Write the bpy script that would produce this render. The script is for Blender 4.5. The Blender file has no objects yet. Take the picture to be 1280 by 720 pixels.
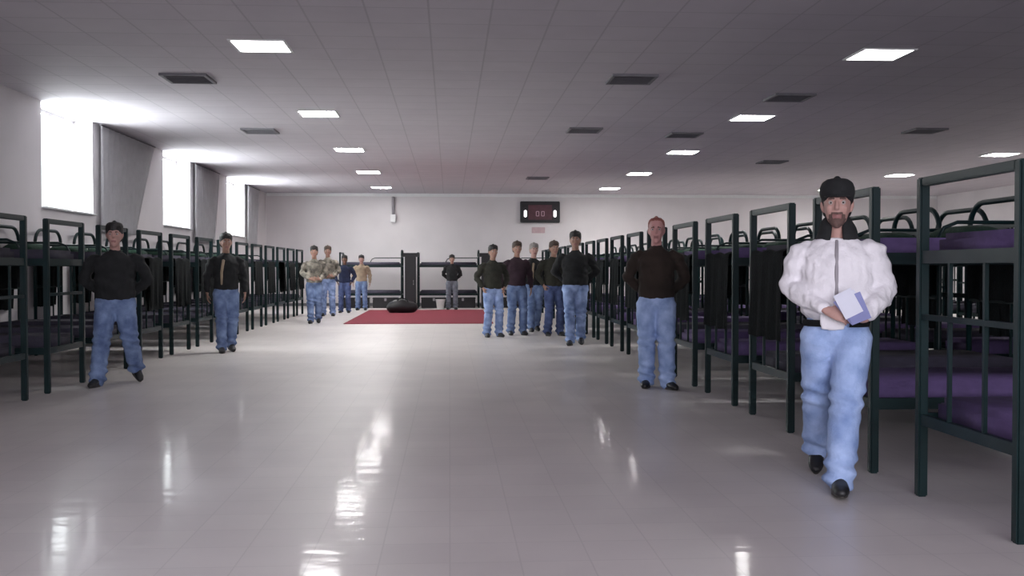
import bpy, bmesh, math, random
from math import sin, cos, pi, radians as R_
from mathutils import Vector as V, Matrix, noise
random.seed(4)
C = bpy.context.scene.collection
S = bpy.context.scene
# ------------------------------------------------------------------ camera, exposure
cd = bpy.data.cameras.new('camera'); cam = bpy.data.objects.new('camera', cd); C.objects.link(cam)
S.camera = cam
cd.sensor_width = 36; cd.lens = 1244/1280*36; cd.clip_end = 200; cd.clip_start = .05
cam.location = (0, 0, 1.27)
cam.rotation_euler = (R_(90-1.149), 0, R_(-3.588))
S.view_settings.view_transform = 'Standard'; S.view_settings.look = 'None'
S.view_settings.gamma = 1; S.view_settings.use_curve_mapping = False
S.view_settings.exposure = 0.35
# ------------------------------------------------------------------ sky and lights
w = bpy.data.worlds.new('sky'); S.world = w; w.use_nodes = True
w.node_tree.nodes['Background'].inputs[0].default_value = (.93, .96, 1, 1)
w.node_tree.nodes['Background'].inputs[1].default_value = 1.6
def area(name, loc, rot, sx, sy, power, col=(1, 1, 1)):
    l = bpy.data.lights.new(name, 'AREA'); l.shape = 'RECTANGLE'; l.size = sx; l.size_y = sy
    l.energy = power; l.color = col
    o = bpy.data.objects.new(name, l); C.objects.link(o); o.location = loc; o.rotation_euler = rot
    return o
ROOM_X0, ROOM_X1, ROOM_Y0, ROOM_Y1, ROOM_Z = -6.1, 16.9, -5.0, 33.6, 3.77
WIN = [(15.35, 17.5), (21.7, 23.9), (27.8, 30.1)]
for i, (a, b) in enumerate(WIN):       # daylight entering through each high window
    area('window_daylight', (-6.62, (a+b)/2, 3.0), (0, R_(-90), 0), 1.7, b-a+.2, 215, (.95, .97, 1))
# added fill light behind the camera to brighten the front man, no window there
area('near_fill_light', (0.8, -4.6, 2.0), (R_(90), 0, 0), 7, 2.2, 520, (.92, .91, 1))
LAMP_STRENGTH = 68
# ------------------------------------------------------------------ materials
def mat(name, col, rough=.6, metal=0, var=.0, scale=8, bump=0, bscale=40, emit=0, spec=.5, dirt=None, coat=0):
    m = bpy.data.materials.new(name); m.use_nodes = True; nt = m.node_tree; b = nt.nodes['Principled BSDF']
    b.inputs['Base Color'].default_value = (*col, 1); b.inputs['Roughness'].default_value = rough
    b.inputs['Metallic'].default_value = metal; b.inputs['Specular IOR Level'].default_value = spec
    b.inputs['Coat Weight'].default_value = coat
    tc = nt.nodes.new('ShaderNodeTexCoord')
    if var:
        n = nt.nodes.new('ShaderNodeTexNoise'); n.inputs['Scale'].default_value = scale; n.inputs['Detail'].default_value = 4
        nt.links.new(tc.outputs['Object'], n.inputs['Vector'])
        r = nt.nodes.new('ShaderNodeValToRGB'); r.color_ramp.elements[0].position = .3; r.color_ramp.elements[1].position = .7
        c2 = dirt or tuple(min(1, c*(1+var)) for c in col)
        r.color_ramp.elements[0].color = (*[c*(1-var) for c in col], 1); r.color_ramp.elements[1].color = (*c2, 1)
        nt.links.new(n.outputs['Fac'], r.inputs['Fac']); nt.links.new(r.outputs[0], b.inputs['Base Color'])
    if bump:
        n = nt.nodes.new('ShaderNodeTexNoise'); n.inputs['Scale'].default_value = bscale
        nt.links.new(tc.outputs['Object'], n.inputs['Vector'])
        bp = nt.nodes.new('ShaderNodeBump'); bp.inputs['Strength'].default_value = bump; bp.inputs['Distance'].default_value = .02
        nt.links.new(n.outputs['Fac'], bp.inputs['Height']); nt.links.new(bp.outputs[0], b.inputs['Normal'])
    if emit:
        b.inputs['Emission Color'].default_value = (*col, 1); b.inputs['Emission Strength'].default_value = emit
    return m
def grid_mat(name, col, line, size, off, gap, rough, var, nscale, bump=0, coat=0, alt=None, bstretch=(1, 1, 1), bsc=3):
    """square tile grid from object coordinates"""
    m = bpy.data.materials.new(name); m.use_nodes = True; nt = m.node_tree; b = nt.nodes['Principled BSDF']; L = nt.links.new
    tc = nt.nodes.new('ShaderNodeTexCoord'); mp = nt.nodes.new('ShaderNodeMapping'); mp.inputs['Location'].default_value = (*off, 0)
    L(tc.outputs['Object'], mp.inputs['Vector'])
    br = nt.nodes.new('ShaderNodeTexBrick'); br.offset = 0; br.squash = 1
    br.inputs['Scale'].default_value = 1; br.inputs['Brick Width'].default_value = size[0]; br.inputs['Row Height'].default_value = size[1]
    br.inputs['Mortar Size'].default_value = gap; br.inputs['Mortar Smooth'].default_value = .3
    br.inputs['Color1'].default_value = (*col, 1); br.inputs['Color2'].default_value = (*(alt or col), 1); br.inputs['Mortar'].default_value = (*line, 1)
    L(mp.outputs[0], br.inputs['Vector'])
    n = nt.nodes.new('ShaderNodeTexNoise'); n.inputs['Scale'].default_value = nscale; n.inputs['Detail'].default_value = 5
    L(tc.outputs['Object'], n.inputs['Vector'])
    mx = nt.nodes.new('ShaderNodeMix'); mx.data_type = 'RGBA'; mx.blend_type = 'MULTIPLY'; mx.inputs['Factor'].default_value = 1
    rp = nt.nodes.new('ShaderNodeValToRGB'); rp.color_ramp.elements[0].position = .3; rp.color_ramp.elements[1].position = .7
    rp.color_ramp.elements[0].color = (1-var, 1-var, 1-var, 1); rp.color_ramp.elements[1].color = (1, 1, 1, 1)
    L(n.outputs['Fac'], rp.inputs['Fac']); L(br.outputs['Color'], mx.inputs['A']); L(rp.outputs[0], mx.inputs['B'])
    L(mx.outputs['Result'], b.inputs['Base Color']); b.inputs['Roughness'].default_value = rough
    b.inputs['Coat Weight'].default_value = coat; b.inputs['Coat Roughness'].default_value = .09
    if bump:
        mp2 = nt.nodes.new('ShaderNodeMapping'); mp2.inputs['Scale'].default_value = bstretch; L(tc.outputs['Object'], mp2.inputs['Vector'])
        n2 = nt.nodes.new('ShaderNodeTexNoise'); n2.inputs['Scale'].default_value = bsc; n2.inputs['Detail'].default_value = 2
        L(mp2.outputs[0], n2.inputs['Vector'])
        bp = nt.nodes.new('ShaderNodeBump'); bp.inputs['Strength'].default_value = bump; bp.inputs['Distance'].default_value = .01
        L(n2.outputs['Fac'], bp.inputs['Height']); L(bp.outputs[0], b.inputs['Normal']); L(bp.outputs[0], b.inputs['Coat Normal'])
    return m
M = {}
M['wall'] = mat('painted_wall', (.64, .61, .62), .7, var=.04, scale=1.2, bump=.1, bscale=60)
M['ceiling'] = grid_mat('ceiling_tile', (.56, .53, .57), (.44, .42, .455), (.61, .61), (.2, .1), .012, .85, .05, 3, alt=(.535, .505, .55))
M['floor'] = grid_mat('polished_vinyl_tile', (.70, .66, .635), (.61, .575, .555), (.305, .305), (0, 0), .004, .42, .10, 1.3, bump=.22, coat=.15, alt=(.67, .63, .61), bstretch=(.8, 2.2, 1), bsc=3.2)
M['green'] = mat('dark_green_enamel', (.002, .014, .015), .45, spec=.3, var=.25, scale=5)
M['mattress'] = mat('lavender_mattress', (.10, .065, .17), .85, var=.12, scale=14, bump=.3, bscale=18)
M['mattress_pale'] = mat('pale_sheeted_mattress', (.042, .038, .06), .85, var=.12, scale=10, bump=.3, bscale=18)
M['blanket'] = mat('dark_wool_blanket', (.006, .010, .011), .95, var=.3, scale=9, bump=.4, bscale=60)
M['pillow'] = mat('green_pillow', (.015, .045, .028), .9, var=.3, scale=9, bump=.4, bscale=40)
M['carpet'] = mat('red_carpet', (.24, .025, .045), .95, var=.2, scale=30, bump=.6, bscale=160)
M['black'] = mat('black_plastic', (.008, .008, .010), .5, var=.2, scale=6)
M['dimred'] = mat('dim_red_panel', (.07, .02, .03), .5, var=.2, scale=8)
M['digit'] = mat('lit_digit', (.95, .9, .92), .5, emit=.9)
M['dimdigit'] = mat('dim_digit', (.35, .22, .26), .5, emit=.15)
M['diffuser'] = mat('lamp_diffuser', (1, .98, .97), .5, emit=LAMP_STRENGTH)
M['diffuser_dim'] = mat('dimmer_lamp_diffuser', (1, .97, .97), .5, emit=9)
M['white'] = mat('white_metal', (.7, .7, .7), .5, var=.04)
M['curtain'] = mat('white_curtain', (.66, .65, .67), .9, var=.05, scale=6)
M['vent'] = mat('grey_vent', (.16, .155, .17), .6, var=.1)
M['pipe'] = mat('grey_conduit', (.3, .28, .3), .5, var=.1)
M['frame'] = mat('window_frame_paint', (.75, .76, .76), .5, var=.03)
M['pinkish'] = mat('pink_plaque', (.5, .36, .38), .6, var=.1)
def glass():
    m = bpy.data.materials.new('window_glass'); m.use_nodes = True; nt = m.node_tree; nt.nodes.clear()
    o = nt.nodes.new('ShaderNodeOutputMaterial'); t = nt.nodes.new('ShaderNodeBsdfTransparent'); g = nt.nodes.new('ShaderNodeBsdfGlossy')
    g.inputs['Roughness'].default_value = .02; t.inputs[0].default_value = (.96, .98, .97, 1)
    x = nt.nodes.new('ShaderNodeMixShader'); x.inputs[0].default_value = .05
    nt.links.new(t.outputs[0], x.inputs[1]); nt.links.new(g.outputs[0], x.inputs[2]); nt.links.new(x.outputs[0], o.inputs[0]); return m
M['glass'] = glass()
# ------------------------------------------------------------------ mesh helpers
def bx(bm, c, s, rot=None, bev=0):
    r = bmesh.ops.create_cube(bm, size=1); vs = r['verts']
    bmesh.ops.scale(bm, vec=s, verts=vs)
    if bev:
        es = list({e for v in vs for e in v.link_edges})
        rr = bmesh.ops.bevel(bm, geom=es, offset=bev, segments=2, affect='EDGES'); vs = list({v for f in rr['faces'] for v in f.verts} | {v for v in vs if v.is_valid})
    if rot: bmesh.ops.rotate(bm, cent=(0, 0, 0), matrix=rot, verts=vs)
    bmesh.ops.translate(bm, vec=c, verts=vs)
def loft(bm, rings, side=(1, 0, 0), n=14, mtx=None):
    """rings: (point, ru, rv).  closed tube with domed ends"""
    side = V(side); P = [V(r[0]) for r in rings]; out = []
    def frame(i):
        d = (P[min(i+1, len(P)-1)]-P[max(i-1, 0)]).normalized()
        u = side-d*side.dot(d)
        if u.length < 1e-3: u = d.orthogonal()
        u.normalize(); return d, u, d.cross(u)
    full = []
    d, u, v = frame(0); r0 = rings[0]; e = min(r0[1], r0[2])
    full.append((P[0]-d*e*.75, r0[1]*.35, r0[2]*.35, u, v)); full.append((P[0]-d*e*.42, r0[1]*.78, r0[2]*.78, u, v))
    for i, r in enumerate(rings):
        _, u, v = frame(i); full.append((P[i], r[1], r[2], u, v))
    r0 = rings[-1]; d, u, v = frame(len(P)-1); e = min(r0[1], r0[2])
    full.append((P[-1]+d*e*.42, r0[1]*.78, r0[2]*.78, u, v)); full.append((P[-1]+d*e*.75, r0[1]*.35, r0[2]*.35, u, v))
    for p, a, b, u, v in full:
        ring = []
        for k in range(n):
            t = 2*pi*k/n; q = p+u*a*cos(t)+v*b*sin(t)
            if mtx: q = mtx @ q
            ring.append(bm.verts.new(q))
        out.append(ring)
    for i in range(len(out)-1):
        for k in range(n):
            bm.faces.new((out[i][k], out[i][(k+1) % n], out[i+1][(k+1) % n], out[i+1][k]))
    bm.faces.new(out[0][::-1]); bm.faces.new(out[-1])
    return [x for r in out for x in r]
def tube(bm, pts, r, n=8):
    pts = [V(p) for p in pts]; rings = []; ref = V((0, 0, 1))
    for i, p in enumerate(pts):
        d = (pts[min(i+1, len(pts)-1)]-pts[max(i-1, 0)]).normalized()
        u = ref-d*ref.dot(d)
        if u.length < 1e-2: u = V((1, 0, 0))-d*d.x
        u.normalize(); v = d.cross(u)
        rings.append([bm.verts.new(p+u*r*cos(2*pi*k/n)+v*r*sin(2*pi*k/n)) for k in range(n)])
    for i in range(len(rings)-1):
        for k in range(n): bm.faces.new((rings[i][k], rings[i][(k+1) % n], rings[i+1][(k+1) % n], rings[i+1][k]))
    bm.faces.new(rings[0][::-1]); bm.faces.new(rings[-1])
def obj(name, bm, mt, parent=None, smooth=False):
    bmesh.ops.recalc_face_normals(bm, faces=bm.faces)
    me = bpy.data.meshes.new(name); bm.to_mesh(me); bm.free()
    for x in (mt if isinstance(mt, (list, tuple)) else [mt]): me.materials.append(x)
    if smooth:
        for p in me.polygons: p.use_smooth = True
    o = bpy.data.objects.new(name, me); C.objects.link(o)
    if parent: o.parent = parent
    return o
def box_obj(name, c, s, mt, parent=None, rot=None, bev=0):
    bm = bmesh.new(); bx(bm, c, s, rot, bev); return obj(name, bm, mt, parent)
def tag(o, label, cat, group=None):
    o['label'] = label; o['category'] = cat
    if group: o['group'] = group
    return o
def thing(name, label, cat, loc=(0, 0, 0), rz=0, group=None):
    o = bpy.data.objects.new(name, None); C.objects.link(o); o.location = loc; o.rotation_euler = (0, 0, rz)
    o.empty_display_size = .2
    return tag(o, label, cat, group)
def dup(root, loc, rz, label, group=None):
    r = root.copy(); C.objects.link(r); r.location = loc; r.rotation_euler = (0, 0, rz); r['label'] = label
    if group: r['group'] = group
    for ch in root.children:
        c = ch.copy(); C.objects.link(c); c.parent = r
        for g in ch.children:
            d = g.copy(); C.objects.link(d); d.parent = c
    return r
def struct(o): o['kind'] = 'structure'; return o
ORD = ['nearest', 'second', 'third', 'fourth', 'fifth', 'sixth', 'seventh', 'eighth', 'ninth', 'tenth', 'eleventh', 'twelfth', 'thirteenth', 'fourteenth', 'fifteenth', 'sixteenth', 'seventeenth']
# ------------------------------------------------------------------ room shell
X0, X1, Y0, Y1, Z = ROOM_X0, ROOM_X1, ROOM_Y0, ROOM_Y1, ROOM_Z
XM, YM, W, D = (X0+X1)/2, (Y0+Y1)/2, X1-X0, Y1-Y0
struct(box_obj('floor', (XM, YM, -.1), (W+1, D+1, .2), M['floor']))
struct(box_obj('ceiling', (XM, YM, Z+.1), (W+1, D+1, .2), M['ceiling']))
bm = bmesh.new(); SILL = 2.17; T = .4
bx(bm, (X0-T/2, YM, SILL/2), (T, D, SILL))
ys = [Y0]+[v for ab in WIN for v in ab]+[Y1]
for i in range(0, len(ys), 2): bx(bm, (X0-T/2, (ys[i]+ys[i+1])/2, (SILL+Z)/2), (T, ys[i+1]-ys[i], Z-SILL))
struct(obj('wall_left', bm, M['wall']))
struct(box_obj('wall_back', (XM, Y1+.1, Z/2), (W+.2, .2, Z), M['wall']))
struct(box_obj('wall_right', (X1+.1, YM, Z/2), (.2, D, Z), M['wall']))
struct(box_obj('wall_front', (XM, Y0-.1, Z/2), (W+.2, .2, Z), M['wall']))
for i, (a, b) in enumerate(WIN):
    bm = bmesh.new(); x = X0-T+.06; cy = (a+b)/2; cz = (SILL+Z)/2
    for yy in (a+.03, b-.03): bx(bm, (x, yy, cz), (.06, .06, Z-SILL))
    for zz in (SILL+.03, Z-.03): bx(bm, (x, cy, zz), (.06, b-a-.12, .06))
    fr = struct(obj(f'window_{i+1}', bm, M['frame']))
    box_obj('pane', (x, cy, cz), (.008, b-a-.12, Z-SILL-.12), M['glass'], fr)
    box_obj('window_sill', (X0+.0, cy, SILL+.012), (.16, b-a-.01, .024), M['frame'], fr, bev=.004)
bm = bmesh.new()
bx(bm, (X0+.008, YM, .05), (.016, D-.1, .1)); struct(obj('baseboard_left', bm, M['vent']))
struct(box_obj('baseboard_back', (XM, Y1-.008, .05), (W-.1, .016, .1), M['vent']))
struct(box_obj('trim_1', (XM, Y1-.02, Z-.05), (W-.1, .04, .1), M['frame']))
# ------------------------------------------------------------------ ceiling lights and vents
def lamp(x, y, label, dm='diffuser'):
    t = thing('ceiling_light', label, 'ceiling light', (x, y, Z), 0, 'square ceiling lights in lengthwise rows')
    bm = bmesh.new()
    for sx in (-1, 1): bx(bm, (sx*.30, 0, -.006), (.03, .63, .012)); bx(bm, (0, sx*.30, -.006), (.57, .03, .012))
    obj('frame', bm, M['white'], t)
    box_obj('diffuser', (0, 0, -.003), (.57, .57, .006), M[dm], t); return t
l0 = None
for ri, (x, rn, ks) in enumerate([(-2.11, 'left', range(0, 5)), (5.02, 'middle', range(0, 5)), (12.1, 'right', range(1, 5))]):
    for k in ks:
        y = 11.4+4.92*k
        if k < 0: lab = f'square recessed ceiling light over the near floor, {rn} row, {"closest to the front wall" if k == -2 else "just before the view"}'
        elif ri == 2: lab = f'square ceiling light far right over the hidden bunks, {["","nearest","second","third","farthest"][k]} one'
        else: lab = f'square recessed ceiling light, {["nearest","second","third","fourth","farthest"][k]} in view of the {rn} row'
        if k == 0 or l0 is None: l = lamp(x, y, lab, 'diffuser_dim' if k == 0 else 'diffuser'); l0 = None if k == 0 else l
        else: dup(l0, (x, y, Z), 0, lab)
def vent(x, y, label):
    t = thing('ceiling_vent', label, 'ceiling vent', (x, y, Z), 0, 'slatted ceiling vents')
    bm = bmesh.new()
    for sx in (-1, 1): bx(bm, (sx*.28, 0, -.015), (.04, .60, .03)); bx(bm, (0, sx*.28, -.015), (.52, .04, .03))
    obj('frame', bm, M['vent'], t)
    bm = bmesh.new()
    for j in range(7): bx(bm, (0, -.22+.073*j, -.014), (.52, .04, .006), Matrix.Rotation(R_(35), 3, 'X'))
    obj('slats', bm, M['vent'], t); return t
v0 = None
for x, y, lab in [(-3.42, 13.36, 'grey ceiling vent beside the nearest light of the left row'), (2.4, 13.05, 'grey ceiling vent near the middle, closest to the camera'),
                  (4.95, 14.3, 'grey ceiling vent just before the second light of the middle row'), (2.43, 17.91, 'grey ceiling vent near the middle, second from the camera'),
                  (4.38, 18.44, 'grey ceiling vent between the second and third middle row lights'), (-3.43, 18.38, 'grey ceiling vent above the left bunks, past the second light'),
                  (7.56, 23.0, 'grey ceiling vent above the man in the white jacket'), (2.43, 27.5, 'grey ceiling vent in front of the scoreboard'), (8.6, 17.6, 'grey ceiling vent right of the middle lights, above the right bunks')]:
    if v0 is None: v0 = vent(x, y, lab)
    else: dup(v0, (x, y, Z), 0, lab)
# ------------------------------------------------------------------ curtains between the windows
for i, (y0, y1t, y1b) in enumerate([(17.62, 20.75, 19.55), (24.0, 26.5, 26.0), (30.2, 32.0, 31.5)]):
    bm = bmesh.new(); nu, nv = 70, 14; z0, z1 = 1.90, 3.72; G = []
    for j in range(nv+1):
        t = j/nv; z = z0+(z1-z0)*t; ye = y1b+(y1t-y1b)*t**1.15
        G.append([bm.verts.new((X0+.09+.028*sin(u/nu*2*pi*11)+.012*sin(u*.9+t*2), y0+(ye-y0)*u/nu, z)) for u in range(nu+1)])
    for j in range(nv):
        for u in range(nu): bm.faces.new((G[j][u], G[j][u+1], G[j+1][u+1], G[j+1][u]))
    bmesh.ops.solidify(bm, geom=bm.faces[:], thickness=.008)
    t = thing('curtain', 'pale pleated curtain hanging just past the %s high window' % ['nearest', 'middle', 'farthest'][i], 'curtain', (0, 0, 0), 0, 'pale curtains along the left wall')
    obj('fabric', bm, M['curtain'], t, True)
    bm = bmesh.new(); tube(bm, [(X0+.10, y0-.02, 3.735), (X0+.10, y1t+.05, 3.735)], .014); obj('rail', bm, M['vent'], t)
# ------------------------------------------------------------------ red carpet
tag(box_obj('carpet', (-.7, 26.35, .008), (3.4, 7.3, .016), M['carpet'], bev=.004), 'flat red carpet on the pale floor at the far end of the aisle', 'carpet')
# ------------------------------------------------------------------ scoreboard, conduit, plaque on back wall
t = thing('scoreboard', 'black wall-mounted scoreboard with two lit white digits', 'scoreboard', (3.05, Y1, 3.16))
box_obj('case', (0, -.07, 0), (1.34, .14, .72), M['black'], t, bev=.02)
box_obj('screen', (0, -.147, -.01), (.80, .014, .50), M['dimred'], t)
def seg0(bm, cx, cz, w, h, th, y, segs='abcdef'):
    S7 = {'a': ((0, h/2), (w, th)), 'd': ((0, -h/2), (w, th)), 'g': ((0, 0), (w, th)), 'b': ((w/2, h/4), (th, h/2)), 'c': ((w/2, -h/4), (th, h/2)), 'e': ((-w/2, -h/4), (th, h/2)), 'f': ((-w/2, h/4), (th, h/2))}
    for s in segs: (dx, dz), (sx, sz) = S7[s]; bx(bm, (cx+dx, y, cz+dz), (sx, .012, sz))
for s in (-1, 1):
    bm = bmesh.new(); seg0(bm, s*.50, -.06, .055, .19, .045, -.148); obj('digit', bm, M['digit'], t)
bm = bmesh.new(); seg0(bm, -.09, -.06, .09, .15, .025, -.158); seg0(bm, .09, -.06, .09, .15, .025, -.158); obj('clock_digit', bm, M['dimdigit'], t)
t = thing('wall_conduit', 'grey vertical conduit with box high on the back wall', 'conduit', (-1.88, Y1, 0))
bm = bmesh.new(); tube(bm, [(0, -.06, 3.05), (0, -.06, 3.66)], .05, 10); obj('pipe', bm, M['pipe'], t, True)
box_obj('junction_box', (0, -.09, 2.93), (.17, .18, .26), M['frame'], t, bev=.01)
for x, z, lab, s in [(3.0, 2.55, 'small pinkish notice on the back wall under the scoreboard', (.45, .02, .2))]:
    tag(box_obj('notice', (x, Y1-.01, z), s, M['pinkish'], bev=.004), lab, 'notice')
# ------------------------------------------------------------------ bunk beds
BW, BL = .96, 1.93
def make_bunk(mat_m):
    t = thing('bunk_bed', '', 'bunk bed')
    g = M['green']
    for y in (0, BW):
        o = box_obj('post', (0, y, .885), (.055, .055, 1.77), g, t, bev=.008)
    box_obj('top_bar', (0, BW/2, 1.745), (.045, BW-.055, .05), g, t, bev=.006)
    bm = bmesh.new()
    for z, h in ((1.33, .07), (1.0, .03), (.43, .06)): bx(bm, (0, BW/2, z), (.035, BW-.056, h))
    for y in (BW*.32, BW*.68): bx(bm, (0, y, .88), (.02, .02, .88))
    obj('foot_rails', bm, g, t)
    # arched head frame
    bm = bmesh.new(); r = .22; top = 1.83; pts = [(BL, 0, 0), (BL, 0, .6), (BL, 0, top-r)]
    for k in range(1, 7): a = pi/2*k/6; pts.append((BL, r-r*cos(a), top-r+r*sin(a)))
    for k in range(6): a = pi/2*k/6; pts.append((BL, BW-r+r*sin(a), top-r+r*cos(a)))
    pts += [(BL, BW, top-r), (BL, BW, 0)]
    tube(bm, pts, .024, 10); obj('head_frame', bm, g, t, True)
    bm = bmesh.new()
    for z in (1.33, 1.62, 1.0, .43): bx(bm, (BL, BW/2, z), (.03, BW, .045))
    for y in (BW*.32, BW*.68): bx(bm, (BL, y, 1.02), (.018, .018, 1.18))
    obj('head_rails', bm, g, t)
    for z in (1.33, .43):
        for y in (0, BW): box_obj('side_rail', (BL/2, y, z), (BL-.055, .03, .07), g, t)
    bm = bmesh.new()
    pts = [(BL, BW, 1.60), (BL-.9, BW, 1.60), (BL-1.0, BW, 1.56), (BL-1.05, BW, 1.48), (BL-1.05, BW, 1.34)]
    tube(bm, pts, .014); obj('guard_rail', bm, g, t, True)
    for z, mm in ((1.30, mat_m[0]), (.40, mat_m[1])):
        bm = bmesh.new(); bx(bm, (BL/2, BW/2, z+.085), (BL-.12, BW-.07, .15), bev=.035); obj('mattress', bm, mm, t, True)
    bm = bmesh.new()
    for z in (1.30, .40):
        for k in range(7): bx(bm, (.25+k*.255, BW/2, z+.002), (.05, BW-.03, .015))
    obj('slats', bm, g, t)
    return t
bunkA = make_bunk((M['mattress'], M['mattress'])); bunkB = make_bunk((M['mattress_pale'], M['mattress_pale']))
usedp = set()
def place_bunk(proto, loc, rz, label, group):
    if proto.name in usedp: return dup(proto, loc, rz, label, group)
    usedp.add(proto.name); proto.location = loc; proto.rotation_euler = (0, 0, rz); tag(proto, label, 'bunk bed', group); return proto
def make_blanket():
    bm = bmesh.new(); nu, nv = 24, 14; G = []
    prof = [(.05, -.50+.55*j/7) for j in range(8)]  # outer drop towards the aisle
    path = [(-.045, z) for z in (.70, .82, .94, 1.06, 1.18, 1.30, 1.36)]+[(-.035, 1.40), (0, 1.415), (.035, 1.40)]+[(.045, z) for z in (1.36, 1.25, 1.12, 1.0)]
    for j, (x, z) in enumerate(path):
        row = []
        for u in range(nu+1):
            y = .07+(BW-.14)*u/nu; s = (1.38-z)/.7 if z < 1.38 else 0
            sg = -1 if x < 0 else (1 if x > 0 else 0)
            row.append(bm.verts.new((x+sg*abs(s)*(.010+.018*sin(u*.9+1.3*j*.2)+.008*sin(u*2.3)), y+.006*sin(j), z+.008*sin(u*.6))))
        G.append(row)
    for j in range(len(G)-1):
        for u in range(nu): bm.faces.new((G[j][u], G[j][u+1], G[j+1][u+1], G[j+1][u]))
    bmesh.ops.solidify(bm, geom=bm.faces[:], thickness=.008)
    return obj('hanging_blanket', bm, M['blanket'], None, True)
def make_pillow():
    bm = bmesh.new(); n = 16; G = {}
    for s in (1, -1):
        for i in range(n+1):
            for j in range(n+1):
                a, b = 2*i/n-1, 2*j/n-1; h = .075*((1-a**4)*(1-b**4))**.6
                if s == -1 and (abs(a) == 1 or abs(b) == 1): G[s, i, j] = G[1, i, j]; continue
                G[s, i, j] = bm.verts.new((a*.19*(1-.06*b*b), b*.33*(1-.05*a*a), s*h))
        for i in range(n):
            for j in range(n): bm.faces.new((G[s, i, j], G[s, i+1, j], G[s, i+1, j+1], G[s, i, j+1]))
    return obj('pillow', bm, M['pillow'], None, True)
blanket0 = make_blanket(); pillow0 = make_pillow(); fb = [True, True]
def place_blanket(x, y, rz, label, group):
    if fb[0]: o = blanket0; fb[0] = False
    else: o = blanket0.copy(); C.objects.link(o)
    o.location = (x, y, 0); o.rotation_euler = (0, 0, rz); tag(o, label, 'blanket', group)
def place_pillow(x, y, z, rz, label, group):
    if fb[1]: o = pillow0; fb[1] = False
    else: o = pillow0.copy(); C.objects.link(o)
    o.location = (x, y, z); o.rotation_euler = (0, 0, rz); tag(o, label, 'pillow', group)
NR = 16
for k in range(NR):
    y = 4.5+1.5*k-(.09 if k == 0 else 0); on = 'farthest' if k == NR-1 else ORD[k]
    place_bunk(bunkA if k % 3 != 2 else bunkB, (2.62, y, 0), 0, f'dark green metal bunk bed, {on} in the front right row along the aisle', 'bunk beds of the front right row')
    if k >= 2: place_blanket(2.62, y, 0, f'dark blanket hung over the foot end of the {on} bunk on the right', 'blankets hung on the right bunks')
    if 1 <= k < 8: place_blanket(2.62+BL, y+BW, pi, f'dark sheet added to deepen the shade at the head end of the {on} bunk on the right', 'shade sheets added at the head ends on the right')  # added dark sheets, block the view through the bunks to deepen the gloom
    place_pillow(2.62+BL-.30, y+BW/2, 1.54, 0, f'green pillow on the upper mattress of the {on} bunk on the right', 'pillows on the right upper bunks')
    if k >= 1:
        place_bunk(bunkA if k % 2 else bunkB, (6.95, y+.02+BW, 0), pi, f'dark green bunk bed, {on} of the row behind the front right row', 'bunk beds of the second right row')
for k in range(4, 14):
    y = 4.9+1.5*k
    place_bunk(bunkB, (9.4, y, 0), 0, f'dark green bunk bed, {ORD[k-4]} of the third row on the far right, behind two rows', 'bunk beds of the third right row')
NL = 13
for k in range(NL):
    y = 8.82+1.5*k; on = 'farthest' if k == NL-1 else ORD[k]
    place_bunk(bunkB, (-4.06, y+BW, 0), pi, f'dark green metal bunk bed, {on} in the left row below the windows', 'bunk beds of the left row')
    if k >= 3: place_blanket(-4.06, y+BW, pi, f'dark blanket hung over the foot end of the {on} bunk on the left', 'blankets hung on the left bunks')
    if k >= 2: place_blanket(-4.06-BL, y, 0, f'dark sheet added to deepen the shade at the head end of the {on} bunk on the left', 'shade sheets added at the head ends on the left')  # sheets added here too, standing in for the shade behind the left bunks
    place_pillow(-4.06-BL+.30, y+BW/2, 1.54, 0, f'green pillow on the upper mattress of the {on} bunk on the left', 'pillows on the left upper bunks')
for k, x in enumerate((-3.45, -1.0, 1.35)):
    place_bunk(bunkB, (x, 31.7, 0), 0, 'bunk bed set sideways at the back wall, ' + ['left', 'middle', 'right'][k] + ' of three beyond the carpet', 'bunk beds along the back wall')
# dark lockers standing between the back bunks
def locker(x, y, label):
    t = thing('locker', label, 'locker', (x, y, 0), 0, 'dark lockers between the back bunks')
    box_obj('body', (0, 0, .81), (.34, .5, 1.62), M['black'], t, bev=.01)
    box_obj('door', (0, -.258, .81), (.30, .016, 1.54), M['black'], t, bev=.004)
    bm = bmesh.new(); tube(bm, [(.10, -.275, .75), (.10, -.29, .77), (.10, -.29, .87), (.10, -.275, .89)], .008); obj('handle', bm, M['pipe'], t.children[1])
    box_obj('top_box', (0, 0, 1.68), (.5, .42, .12), M['black'], t, bev=.015)
locker(-1.22, 31.33, 'tall black locker by the back wall, between the two left sideways bunks')
locker(1.17, 31.33, 'tall black locker by the back wall, just left of the group of men')
for k, (x, y) in enumerate([(-2.95, 31.9), (-2.03, 31.9), (-.5, 31.9), (.42, 31.9), (1.85, 31.9), (2.78, 31.9)]):
    t = thing('storage_trunk', 'black storage trunk on the floor below the ' + ['left', 'left', 'middle', 'middle', 'right', 'right'][k] + ' back-wall bunk, ' + ['left', 'right'][k % 2] + ' of its pair', 'trunk', (x, y, 0), 0, 'trunks under the back bunks')
    box_obj('body', (0, 0, .14), (.80, .40, .28), M['black'], t, bev=.012); box_obj('lid', (0, 0, .305), (.82, .42, .05), M['black'], t, bev=.012)
    bm = bmesh.new(); bx(bm, (0, -.215, .27), (.07, .02, .09), bev=.004); obj('latch', bm, M['pipe'], t)
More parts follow.
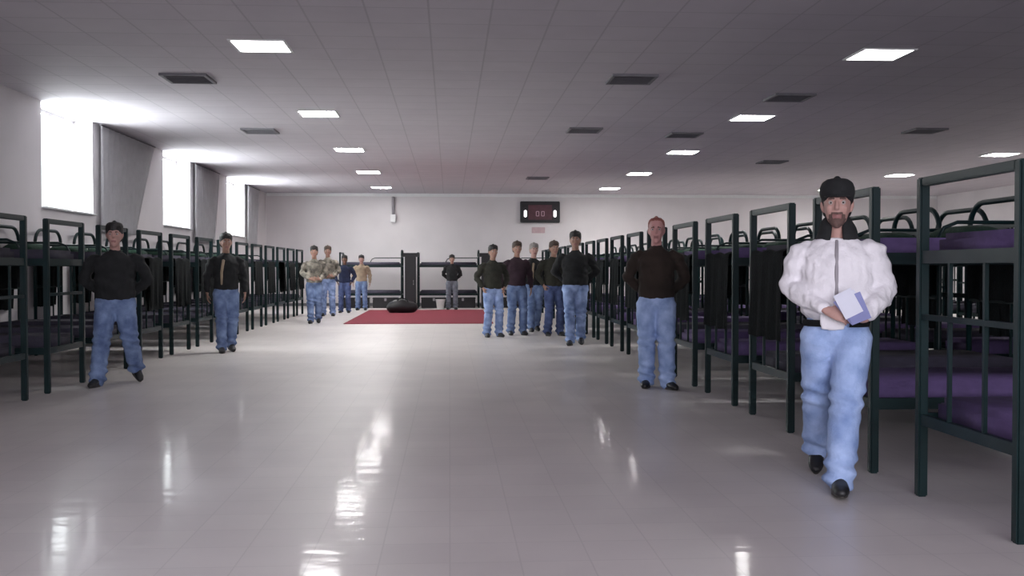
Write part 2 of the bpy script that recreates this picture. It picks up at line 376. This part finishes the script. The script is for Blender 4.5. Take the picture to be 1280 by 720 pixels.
# duffel bag
t = thing('duffel_bag', 'black duffel bag lying on the red carpet', 'bag', (-1.33, 28.0, .016), R_(12))
bm = bmesh.new(); loft(bm, [((-.32, 0, .15), .17, .15), ((-.2, 0, .17), .18, .17), ((0, 0, .19), .2, .20), ((.2, 0, .16), .18, .16), ((.32, 0, .15), .17, .15)], side=(0, 1, 0), n=20)
for v in bm.verts:
    v.co.z = max(0, v.co.z+.035*noise.noise(v.co*7))
obj('bag_body', bm, M['black'], t, True)
for s in (-1, 1):
    bm = bmesh.new(); tube(bm, [(-.16, s*.10, .28), (-.12, s*.07, .38), (0, s*.05, .42), (.12, s*.07, .38), (.16, s*.10, .28)], .014); obj('handle', bm, M['blanket'], t, True)
# bucket
t = thing('bucket', 'small white bucket on the floor near the back bunks', 'bucket', (-.28, 30.4, 0))
bm = bmesh.new(); n = 24; prev = None; rings = []
for r, z in ((.10, 0), (.135, .30), (.148, .30), (.148, .315), (.125, .315), (.095, .015)):
    rings.append([bm.verts.new((r*cos(2*pi*k/n), r*sin(2*pi*k/n), z)) for k in range(n)])
for i in range(len(rings)-1):
    for k in range(n): bm.faces.new((rings[i][k], rings[i][(k+1) % n], rings[i+1][(k+1) % n], rings[i+1][k]))
bm.faces.new(rings[0][::-1]); bm.faces.new(rings[-1]); obj('pail', bm, M['white'], t, True)
bm = bmesh.new(); tube(bm, [(.15*cos(pi*k/10), -.01-.04*sin(pi*k/10), .29-.10*sin(pi*k/10)) for k in range(11)], .005); obj('handle', bm, M['pipe'], t, True)
# ------------------------------------------------------------------ people
def solid(name, bm, mats, parent, voxel, smooth=3, disp=None, pick=None):
    bmesh.ops.recalc_face_normals(bm, faces=bm.faces)
    me = bpy.data.meshes.new(name+'_src'); bm.to_mesh(me); bm.free()
    o = bpy.data.objects.new(name, me); C.objects.link(o)
    m = o.modifiers.new('r', 'REMESH'); m.mode = 'VOXEL'; m.voxel_size = voxel; m.use_smooth_shade = True
    if smooth: m = o.modifiers.new('s', 'SMOOTH'); m.iterations = smooth; m.factor = .5
    dg = bpy.context.evaluated_depsgraph_get(); dg.update()
    ev = o.evaluated_get(dg); me2 = bpy.data.meshes.new_from_object(ev)
    o.modifiers.clear(); o.data = me2; me2.name = name; bpy.data.meshes.remove(me)
    me2.materials.clear()
    for x in mats: me2.materials.append(x)
    if disp:
        ns = [v.normal.copy() for v in me2.vertices]
        for v, nn in zip(me2.vertices, ns): v.co += nn*disp(v.co)
    for p in me2.polygons:
        p.use_smooth = True
        p.material_index = pick(p.center) if pick else 0
    o.parent = parent; return o
def L3(a, b, t): return V(a).lerp(V(b), t)
HR = [(0.0, .020, .022, -.062), (.012, .034, .036, -.052), (.04, .052, .064, -.026), (.075, .063, .084, -.010), (.105, .069, .093, -.002), (.135, .073, .096, .003), (.165, .075, .097, .005), (.195, .068, .087, .007), (.22, .048, .06, .008), (.233, .02, .026, .008)]
def head_lofts(bm, mt):
    loft(bm, [((0, y, z), a, b) for z, a, b, y in HR], n=20, mtx=mt)
    loft(bm, [((0, -.090, .132), .008, .008), ((0, -.101, .108), .010, .010), ((0, -.110, .088), .014, .010), ((0, -.101, .080), .014, .007)], n=10, mtx=mt)
    for s in (-1, 1):
        loft(bm, [((s*.014, -.092, .136), .006, .006), ((s*.034, -.090, .139), .007, .006), ((s*.052, -.076, .134), .006, .005)], side=(0, 0, 1), n=8, mtx=mt)
        loft(bm, [((s*.071, .012, .075), .006, .010), ((s*.077, .016, .10), .009, .017), ((s*.079, .02, .125), .008, .017)], n=10, mtx=mt)
        loft(bm, [((s*.035, -.068, .092), .02, .014), ((s*.04, -.055, .08), .016, .016)], n=8, mtx=mt)
    for z in (.050, .041):
        loft(bm, [((-.022, -.078, z), .004, .004), ((0, -.088, z), .006, .006), ((.022, -.078, z), .004, .004)], side=(0, 0, 1), n=8, mtx=mt)
def hand_lofts(bm, wrist, d, nrm, thumb, curl=1.0, sc=1.0):
    """d: wrist to fingers, nrm: the way the palm faces, thumb: side of the palm with the thumb"""
    wrist = V(wrist); d = V(d).normalized(); nrm = V(nrm); nrm = (nrm-d*nrm.dot(d)).normalized(); t = d.cross(nrm)
    if t.dot(V(thumb)) < 0: t = -t
    k = wrist+d*.095*sc
    loft(bm, [(wrist, .027*sc, .019*sc), (wrist+d*.03*sc, .034*sc, .016*sc), (wrist+d*.065*sc, .041*sc, .014*sc), (k, .040*sc, .012*sc)], side=t, n=12)
    for i, (off, ln, r) in enumerate(((.030, .072, .0088), (.0105, .080, .0090), (-.0095, .074, .0086), (-.029, .058, .0078))):
        p = k+t*off*sc-d*.005*sc; dd = d.copy(); pts = [(p-d*.02*sc, r*sc, r*sc), (p, r*sc, r*sc)]; a = 0
        for s, fr in enumerate((.45, .32, .23)):
            a = curl*(.55 if s == 0 else .6)
            rot = Matrix.Rotation(a, 3, d.cross(nrm)); cand = rot @ dd
            if cand.dot(nrm) < dd.dot(nrm): cand = Matrix.Rotation(-a, 3, d.cross(nrm)) @ dd
            dd = cand; p = p+dd*ln*fr*sc; pts.append((p, r*sc*(1-.08*s), r*sc*(1-.08*s)))
        loft(bm, pts, side=t, n=8)
    p0 = wrist+d*.028*sc+t*.026*sc
    p1 = p0+(d*.6+t*.75+nrm*.25).normalized()*.040*sc; p2 = p1+(d*.85+t*.25+nrm*.4).normalized()*.032*sc; p3 = p2+(d*.9+nrm*.45*curl).normalized()*.026*sc
    loft(bm, [(p0, .013*sc, .012*sc), (p1, .011*sc, .010*sc), (p2, .0098*sc, .009*sc), (p3, .0085*sc, .008*sc)], side=nrm, n=8)
def skinmat(name, c): return mat(name, c, .55, var=.10, scale=14)
SK = {'pale': skinmat('skin_pale', (.46, .27, .23)), 'ruddy': skinmat('skin_ruddy', (.52, .27, .25)), 'tan': skinmat('skin_tan', (.33, .19, .14)), 'brown': skinmat('skin_brown', (.17, .09, .06))}
LIP = mat('lips', (.30, .14, .13), .6); BEARD = mat('beard_stubble', (.12, .07, .06), .8, var=.2, scale=60)
EYE = mat('eye_white', (.42, .38, .36), .3); IRIS = mat('iris_dark', (.03, .02, .015), .2)
HAIR = {'black': mat('hair_black', (.012, .010, .010), .6, var=.4, scale=50), 'brown': mat('hair_brown', (.05, .03, .02), .6, var=.4, scale=50), 'grey': mat('hair_grey', (.25, .23, .22), .7, var=.3, scale=50), 'red': mat('hair_reddish', (.30, .10, .08), .7, var=.2, scale=50)}
def denim(name, c, hi): return mat(name, c, .9, var=.25, scale=7, bump=.3, bscale=120, dirt=hi)
JE = {'light': denim('light_blue_denim', (.25, .38, .72), (.46, .60, .90)), 'mid': denim('mid_blue_denim', (.09, .14, .30), (.23, .32, .52)),
      'blue': denim('washed_blue_denim', (.12, .20, .42), (.36, .47, .74)), 'dark': denim('dark_blue_denim', (.035, .055, .15), (.10, .14, .30)), 'grey': denim('grey_denim', (.10, .11, .14), (.2, .22, .26))}
TP = {'white': mat('white_quilted_jacket', (.82, .80, .83), .8, var=.05, scale=9, bump=.35, bscale=30), 'black': mat('black_knit', (.011, .012, .013), .9, var=.3, scale=12),
      'brownblack': mat('brown_black_knit', (.022, .014, .010), .9, var=.4, scale=4), 'olive': mat('dark_olive_jacket', (.020, .020, .014), .9, var=.4, scale=6), 'navy': mat('navy_jacket', (.012, .018, .05), .9, var=.3, scale=6),
      'plum': mat('dark_plum_jacket', (.03, .014, .022), .9, var=.3, scale=6), 'tan': mat('tan_jacket', (.30, .23, .16), .9, var=.25, scale=6),
      'patch': mat('cream_and_dark_patterned_jacket', (.012, .012, .012), .9, var=.1, scale=7, dirt=(.42, .38, .31))}
SHOE = mat('black_shoe', (.012, .012, .013), .45, var=.2); SOLE = mat('shoe_sole', (.05, .045, .04), .7); SHOEG = mat('grey_shoe', (.10, .10, .13), .6, var=.3)
PAPER = mat('paper_sheet', (.72, .74, .84), .7, var=.03); PAPERB = mat('blue_booklet', (.24, .26, .50), .6, var=.1)
def person(p, label, top, jeans, skin, hair, H=1.75, pose='behind', legs='stand', wide=1.0, cap=False, vox=.016, fine=False, rz=None, beard=False, shoe='black', lean=0, baggy=1.0, stripe=None, headturn=0):
    X, Y = p
    if rz is None: rz = -math.atan2(X, Y)
    t = thing('person', label, 'person', (X, Y, 0), rz)
    k = H/1.78
    def s(x, y, z): return V((x*k, y*k, z*k))
    wd = wide
    # ---- legs
    if legs == 'stand': ft = [(-.12, 0, 0, -8, 0), (.12, -.02, 0, 8, 0)]
    elif legs == 'stride': ft = [(-.115, .33, .05, 0, 28), (.02, -.26, 0, 4, -3)]
    elif legs == 'cross': ft = [(-.10, .02, 0, -4, 0), (.12, -.10, 0, 30, 0)]
    elif legs == 'step': ft = [(-.11, -.16, 0, -10, 0), (.13, .14, .03, 12, 20)]
    elif legs == 'wide': ft = [(-.17, -.18, 0, -14, 0), (.19, .20, .055, 26, 32)]
    elif legs == 'narrow': ft = [(-.075, -.08, 0, -6, 0), (.085, .10, .02, 6, 12)]
    hips = [s(-.095, 0, .90), s(.095, 0, .90)]; knees = []; ankles = []
    for (fx, fy, fz, fa, fp), h in zip(ft, hips):
        lift = sin(R_(max(fp, 0)))*.14
        a = s(fx, fy+.045*(fp > 5), .085+fz*.3+lift); ankles.append(a)
        mid = (h+a)/2; L = .415*k; dd = (a-h); half = dd.length/2
        bend = math.sqrt(max(0, L*L-half*half)); fw = V((0, -1, 0)); fw = (fw-dd.normalized()*fw.dot(dd.normalized())).normalized()
        knees.append(mid+fw*min(bend, .22*k)+V((0, 0, .01)))
    # ---- arms
    sh = [s(-.185*wd, .01, 1.425), s(.185*wd, .01, 1.425)]
    if pose == 'behind': el = [s(-.285*wd, .08, 1.15), s(.285*wd, .08, 1.15)]; wr = [s(-.13, .19, .98), s(.13, .19, .98)]; hd = [((.8, .1, -.4), (0, 1, 0), (0, 0, 1)), ((-.8, .15, -.4), (0, 1, 0), (0, 0, 1))]
    elif pose == 'sides': el = [s(-.265*wd, .04, 1.14), s(.265*wd, .04, 1.14)]; wr = [s(-.275*wd, -.02, .89), s(.275*wd, -.02, .89)]; hd = [((.05, -.1, -1), (1, 0, 0), (0, -1, 0)), ((-.05, -.1, -1), (-1, 0, 0), (0, -1, 0))]
    elif pose == 'pockets': el = [s(-.31*wd, .07, 1.15), s(.31*wd, .07, 1.15)]; wr = [s(-.22, -.06, .96), s(.22, -.06, .96)]; hd = [((.35, -.2, -.9), (1, .2, 0), (0, -1, 0)), ((-.35, -.2, -.9), (-1, .2, 0), (0, -1, 0))]
    elif pose == 'front': el = [s(-.275*wd, .03, 1.16), s(.275*wd, .03, 1.15)]; wr = [s(-.10, -.20, 1.03), s(.14, -.20, 1.01)]; hd = [((.9, -.15, -.15), (.1, .9, -.3), (0, 0, 1)), ((-.9, -.2, .25), (0, .9, .3), (0, 0, 1))]
    elif pose == 'hold': el = [s(-.262, .03, 1.165), s(.268, .03, 1.15)]; wr = [s(-.055, -.215, 1.035), s(.150, -.205, .985)]; hd = [((.8, -.2, -.25), (.1, .85, -.45), (0, -.2, 1)), ((-.75, -.25, .35), (0, .75, .6), (0, 0, 1))]
    hs = 1.10 if fine else 1.09
    headm = Matrix.Translation(s(0, -.03-lean*.3, 1.545-.235*(hs-1.02))) @ Matrix.Rotation(R_(headturn), 4, 'Z') @ Matrix.Scale(k*hs, 4)
    hinv = headm.inverted()
    # ---- body
    bm = bmesh.new(); head_lofts(bm, headm)
    loft(bm, [(s(0, .02, 1.40), .075*k, .07*k), (s(0, .012, 1.47), .057*k, .058*k), (s(0, -.008, 1.54), .054*k, .056*k), (s(0, -.02, 1.60), .05*k, .055*k)])
    loft(bm, [(s(0, 0, .90), .15*k*wd, .10*k), (s(0, 0, 1.05), .135*k*wd, .09*k), (s(0, .01, 1.2), .14*k*wd, .095*k), (s(0, .01, 1.30), .155*k*wd, .095*k), (s(0, .01, 1.36), .12*k*wd, .07*k)], n=18)
    for i in (0, 1):
        shb = sh[i]+V((0, .0, -.06*k)); shb.x *= .80
        loft(bm, [(shb, .032*k, .034*k), (L3(sh[i], el[i], .25), .040*k, .042*k), (L3(sh[i], el[i], .5), .043*k, .043*k), (el[i], .035*k, .035*k)]); loft(bm, [(el[i], .036*k, .036*k), (L3(el[i], wr[i], .3), .038*k, .036*k), (wr[i], .026*k, .021*k)])
        d, nn, th = hd[i]; hand_lofts(bm, wr[i], d, nn, th, 1.0 if pose != 'sides' else .55, k*1.03)
        loft(bm, [(hips[i], .085*k, .085*k), (knees[i], .052*k, .055*k)]); loft(bm, [(knees[i], .052*k, .055*k), (L3(knees[i], ankles[i], .3), .05*k, .055*k), (ankles[i], .034*k, .036*k)])
    def pk(c):
        q = hinv @ c
        if q.z < -.02 or q.z > .24: return 0
        if abs(q.x) < .024 and q.y < -.074 and .034 < q.z < .056: return 1
        if q.y < -.086 and .133 < q.z < .145 and .012 < abs(q.x) < .055: return 2
        if beard and q.y < -.035 and ((-.02 < q.z < .034) or (.054 < q.z < .066 and abs(q.x) < .03) or (abs(q.x) > .022 and q.z < .058 and abs(q.x) < .042)): return 2
        return 0
    solid('body', bm, [SK[skin], LIP, BEARD], t, .0058 if fine else max(.011, vox*.7), 2, pick=pk)
    bodyo = t.children[-1] if t.children else None
    for sx in (-1, 1):
        bm = bmesh.new(); bmesh.ops.create_uvsphere(bm, u_segments=12, v_segments=8, radius=.0125); bmesh.ops.transform(bm, matrix=headm @ Matrix.Translation((sx*.031, -.0775, .119)), verts=bm.verts)
        e = obj('eye', bm, EYE, t, True)
        bm = bmesh.new(); bmesh.ops.create_uvsphere(bm, u_segments=10, v_segments=6, radius=.0058); bmesh.ops.transform(bm, matrix=headm @ Matrix.Translation((sx*.031, -.0856, .1175)), verts=bm.verts)
        obj('iris', bm, IRIS, e, True)
    # ---- hair / cap
    bm = bmesh.new()
    hr = [(.06, .072, .042, .06), (.10, .082, .070, .042), (.14, .085, .088, .028), (.17, .086, .106, .010), (.20, .084, .104, .007), (.222, .074, .090, .008), (.236, .052, .064, .009), (.241, .022, .026, .009)]
    if skin == 'ruddy': hr = [(.075, .070, .040, .056), (.11, .0785, .062, .043), (.15, .081, .080, .03), (.185, .080, .097, .012), (.21, .070, .084, .010), (.228, .048, .058, .010), (.234, .02, .025, .01)]
    loft(bm, [((0, y, z), a, b) for z, a, b, y in hr], n=20, mtx=headm)
    solid('hair', bm, [HAIR[hair]], t, max(.006, vox*.5), 1, disp=lambda c: .003*noise.noise(c*60))
    if cap:
        bm = bmesh.new(); loft(bm, [((0, y, z), a, b) for z, a, b, y in [(.155, .088, .106, .006), (.175, .092, .110, .006), (.20, .090, .106, .008), (.226, .080, .094, .010), (.243, .058, .07, .012), (.25, .02, .03, .012)]], n=24, mtx=headm)
        cp = solid('cap', bm, [TP['black']], t, .007, 2)
        bm = bmesh.new(); loft(bm, [((-.06, -.088, .148), .004, .012), ((-.04, -.125, .148), .005, .026), ((0, -.142, .149), .006, .032), ((.04, -.125, .148), .005, .026), ((.06, -.088, .148), .004, .012)], side=(0, 0, 1), n=12, mtx=headm)
        solid('visor', bm, [TP['black']], cp, .004, 2)
    # ---- trousers
    bm = bmesh.new(); b = baggy
    loft(bm, [(s(0, .005, .995), .160*k*wd, .118*k), (s(0, .01, .93), .180*k*wd, .130*k), (s(0, .012, .86), .19*k*wd, .132*k), (s(0, .01, .82), .165*k*wd, .11*k)], n=22)
    for i in (0, 1):
        h2 = hips[i]+V((0, 0, -.02)); a2 = ankles[i]+V((0, .01, -.015))
        loft(bm, [(h2, .105*k*b, .12*k*b), (L3(h2, knees[i], .5), .098*k*b, .108*k*b), (knees[i], .085*k*b, .088*k*b), (L3(knees[i], a2, .5), .080*k*b, .086*k*b), (L3(knees[i], a2, .9), .078*k*b, .088*k*b), (a2, .083*k*b, .098*k*b)], n=16)
    def fold(c):
        z = c.z/k
        f = .006*noise.noise(V((c.x*9, c.y*9, c.z*16)))
        for kn in knees: f += .008*math.exp(-((c.z-kn.z)/.09)**2)*sin(c.z*75+c.x*18)*.6
        if z < .28: f += .011*sin(c.z*70+c.x*25+c.y*10)*min(1, (.28-z)/.12)
        return f
    solid('jeans', bm, [JE[jeans]], t, max(.010, vox*.75), 2, disp=fold)
    # ---- shoes
    for i, (fx, fy, fz, fa, fp) in enumerate(ft):
        bm = bmesh.new(); a = ankles[i]
        mt = Matrix.Translation(a) @ Matrix.Rotation(R_(fa), 4, 'Z') @ Matrix.Rotation(R_(fp), 4, 'X') @ Matrix.Translation((0, 0, -.085*k)) @ Matrix.Scale(k, 4)
        vs = loft(bm, [((0, .055, .045), .032, .045), ((0, .02, .055), .040, .062), ((0, -.04, .05), .043, .058), ((.0, -.10, .038), .048, .042), ((0, -.15, .032), .048, .034), ((0, -.19, .026), .034, .024)], side=(1, 0, 0), n=16)
        vs2 = loft(bm, [((0, .02, .09), .04, .045), ((0, .012, .13), .042, .046)], n=12)
        for v in bm.verts:
            if v.co.z < .0: v.co.z = 0
            v.co = mt @ v.co
        so = solid('shoe', bm, [SHOE if shoe == 'black' else SHOEG], t, .009, 1)
        bm = bmesh.new()
        for zz in (0, 1):
            pass
        ring = []
        for z in (0, .022):
            ring.append([bm.verts.new(mt @ V((cos(q)*(.046 if sin(q) < .3 else .042), -.065+.137*sin(q+pi), z))) for q in [2*pi*u/20 for u in range(20)]])
        for u in range(20): bm.faces.new((ring[0][u], ring[0][(u+1) % 20], ring[1][(u+1) % 20], ring[1][u]))
        bm.faces.new(ring[0][::-1]); bm.faces.new(ring[1]); obj('sole', bm, SOLE, so)
        low = min(v.co.z for v in so.children[0].data.vertices)
        if abs(low) > .001:
            for oo in (so, so.children[0]):
                for v in oo.data.vertices: v.co.z -= low if fp <= 5 else low
    # ---- jacket
    bm = bmesh.new(); puf = 1.12 if top == 'white' else 1.0
    if top == 'white':
        loft(bm, [(s(0, 0, .985), .165*k, .125*k), (s(0, -.005, 1.02), .200*k, .152*k), (s(0, -.005, 1.10), .212*k, .16*k), (s(0, 0, 1.22), .215*k, .158*k), (s(0, .005, 1.33), .212*k, .145*k), (s(0, .01, 1.39), .190*k, .118*k), (s(0, .012, 1.43), .145*k, .098*k), (s(0, .014, 1.448), .118*k, .090*k), (s(0, .014, 1.452), .05*k, .05*k)], n=26)
    else:
        loft(bm, [(s(0, 0, .955), .178*k*wd, .128*k), (s(0, 0, 1.05), .178*k*wd, .128*k), (s(0, 0, 1.2), .182*k*wd, .130*k), (s(0, .005, 1.32), .195*k*wd, .128*k), (s(0, .01, 1.385), .180*k*wd, .108*k), (s(0, .012, 1.425), .135*k, .09*k), (s(0, .012, 1.455), .095*k, .08*k), (s(0, .01, 1.475), .066*k, .068*k)], n=22)
    for i in (0, 1):
        cu = L3(el[i], wr[i], .93)
        shi = sh[i]+V((0, 0, -.03*k)); shi.x *= .88
        loft(bm, [(shi, .056*k, .066*k), (L3(sh[i], el[i], .22), .066*k*puf, .072*k*puf), (L3(sh[i], el[i], .55), .066*k*puf, .070*k*puf), (el[i], .063*k*puf, .063*k*puf)]); loft(bm, [(el[i], .063*k*puf, .063*k*puf), (L3(el[i], wr[i], .5), .055*k*puf, .055*k*puf), (cu, .040*k, .038*k)])
    def jf(c):
        f = .008*noise.noise(V((c.x*7, c.y*7, c.z*11)))
        f += (.008 if top == 'white' else .005)*noise.noise(V((c.x*26, c.y*26, c.z*16)))
        f += .005*sin(c.z*55+c.x*22+noise.noise(c*6)*3)*(.4 if abs(c.x) < .16 else 1)
        return f
    jo = solid('jacket' if top not in ('black', 'brownblack') else 'sweater', bm, [TP[top]], t, max(.010, vox*.75), 2, disp=jf)
    if top == 'white':
        # dark turned-up collar, waistband, front seam and yoke
        bm = bmesh.new(); loft(bm, [(s(0, .014, 1.445), .125*k, .100*k), (s(0, .016, 1.48), .112*k, .094*k), (s(0, .022, 1.51), .102*k, .088*k), (s(0, .026, 1.535), .098*k, .085*k)], n=20)
        bmesh.ops.delete(bm, geom=[f for f in bm.faces if abs(f.calc_center_median().x) < .042 and f.calc_center_median().y < 0], context='FACES')
        bmesh.ops.delete(bm, geom=[f for f in bm.faces if len(f.verts) > 5], context='FACES')
        bmesh.ops.solidify(bm, geom=bm.faces[:], thickness=.014); obj('collar', bm, TP['black'], jo, True)
        for s0, s1 in ((-168, -105), (-68, -12), (12, 168)):
            bm = bmesh.new(); G = []; n = 20
            for j, (zz, rr) in enumerate(((.935, .186), (.945, .192), (.965, .194), (.975, .190))):
                G.append([bm.verts.new(s(rr*cos(R_(s0+(s1-s0)*u/n)), -.002+rr*.76*sin(R_(s0+(s1-s0)*u/n)), zz)) for u in range(n+1)])
            for j in range(3):
                for u in range(n): bm.faces.new((G[j][u], G[j][u+1], G[j+1][u+1], G[j+1][u]))
            bmesh.ops.solidify(bm, geom=bm.faces[:], thickness=.014); obj('waistband', bm, TP['black'], jo, True)
        bm = bmesh.new(); loft(bm, [(s(0, -.088, 1.437), .008, .006), (s(0, -.118, 1.39), .010, .007), (s(0, -.142, 1.33), .010, .007), (s(0, -.158, 1.22), .010, .007), (s(0, -.162, 1.12), .010, .007)], n=8); obj('zip', bm, M['pipe'], jo, True)
        bm = bmesh.new(); loft(bm, [(s(-.025, -.143, 1.02), .07*k, .014*k), (s(-.02, -.147, .975), .075*k, .013*k), (s(-.02, -.147, .925), .07*k, .011*k)], n=14)
        solid('shirt_tail', bm, [TP['white']], jo, .008, 2)
    if stripe:
        bm = bmesh.new(); loft(bm, [(s(stripe, -.128, 1.02), .014, .010), (s(stripe, -.132, 1.2), .020, .012), (s(stripe*.6, -.112, 1.38), .022, .012)], n=10); obj('shirt_front', bm, TP['tan'], jo, True)
    return t
def at(x, y, back=0):
    """floor point seen at that place of the photograph, a little further back along the sight line"""
    yaw, pit = R_(3.588), R_(1.149)
    F = V((sin(yaw)*cos(pit), cos(yaw)*cos(pit), -sin(pit))); Rr = V((cos(yaw), -sin(yaw), 0)); U = Rr.cross(F)
    d = F*1244+Rr*(x-640)-U*(y-360); q = d*(-1.27/d.z); return (q.x*(1+back/q.length), q.y*(1+back/q.length))
front = person(at(1044, 614, .22), 'man in white jacket, dark cap and light jeans walking with papers, nearest the camera', 'white', 'light', 'pale', 'black', H=1.77, pose='hold', legs='stride', cap=True, vox=.012, fine=True, beard=True, baggy=1.08, wide=1.02)
person(at(820, 484, 0), 'ruddy faced man in black sweater and light jeans, hands behind, before the right bunks', 'brownblack', 'light', 'ruddy', 'red', H=1.80, pose='behind', legs='cross', vox=.014, rz=R_(-14), wide=1.05, baggy=1.1)
person(at(719, 431, 0), 'tall dark haired man in black sweater standing right of the far group', 'black', 'blue', 'tan', 'black', H=1.87, pose='behind', legs='narrow', wide=1.15, rz=R_(-8))
person(at(692, 420, .1), 'man in dark olive jacket and dark jeans, in the far group behind the tall man', 'olive', 'dark', 'tan', 'brown', H=1.77, pose='pockets', legs='stand', rz=R_(12))
person(at(667, 419, 1.15), 'man in dark top with pale shirt showing, third from left in the far group', 'black', 'mid', 'pale', 'grey', H=1.76, pose='sides', legs='narrow', rz=R_(10), stripe=-.05)
person(at(646, 421, .55), 'man in dark plum jacket and blue jeans, second from left in the far group', 'plum', 'mid', 'tan', 'brown', H=1.77, pose='sides', legs='stand', rz=R_(8))
person(at(616, 421, 0), 'man in dark olive jacket, leftmost of the far group beside the red carpet', 'olive', 'blue', 'tan', 'black', H=1.69, pose='pockets', legs='stand', rz=R_(15))
person(at(145, 480, 0), 'man in black sweater stepping forward beside the left bunks, nearest on the left', 'black', 'mid', 'pale', 'black', H=1.76, pose='behind', legs='wide', vox=.014, wide=1.18, rz=R_(12), baggy=1.1)
person(at(283, 440, 0), 'man in open black jacket walking past the left bunks, second on the left', 'black', 'mid', 'tan', 'black', H=1.79, pose='sides', legs='narrow', rz=R_(20), stripe=-.08)
person(at(393, 404, 0), 'man in cream and dark patterned jacket on the left side of the aisle', 'patch', 'mid', 'tan', 'black', H=1.77, pose='front', legs='narrow', rz=R_(5))
person(at(410, 395, 0), 'tall man in patterned jacket just behind the other patterned jacket', 'patch', 'blue', 'tan', 'brown', H=1.85, pose='front', legs='stand', rz=R_(5))
person(at(431, 391, 0), 'person in navy jacket near the left end of the red carpet', 'navy', 'dark', 'brown', 'black', H=1.63, pose='pockets', legs='stand', rz=0)
person(at(452, 387.5, 0), 'person in tan jacket and blue jeans before the back bunks', 'tan', 'mid', 'pale', 'black', H=1.66, pose='sides', legs='stand', rz=0)
person(at(565, 387, 0), 'person in black sweater and grey trousers standing alone at the back bunks', 'black', 'grey', 'tan', 'black', H=1.67, pose='behind', legs='stand', rz=0)
# ------------------------------------------------------------------ papers held by the front man
t = thing('papers', 'white and blue folded papers held in the front man\'s hands', 'papers', front.location, front.rotation_euler.z)
rot = Matrix.Rotation(R_(-38), 3, 'Y') @ Matrix.Rotation(R_(-14), 3, 'X')
kk = 1.77/1.78
for j, (dx, dz, m_) in enumerate(((0, 0, PAPERB), (.012, .012, PAPER), (-.012, .022, PAPER), (.03, -.004, PAPERB))):
    box_obj('sheet' if m_ is PAPER else 'booklet', (.075*kk+dx, -.268-j*.006, 1.055*kk+dz), (.105, .003, .15) if m_ is PAPER else (.11, .005, .16), m_, t, rot=rot @ Matrix.Rotation(R_(5*j), 3, 'Y'))
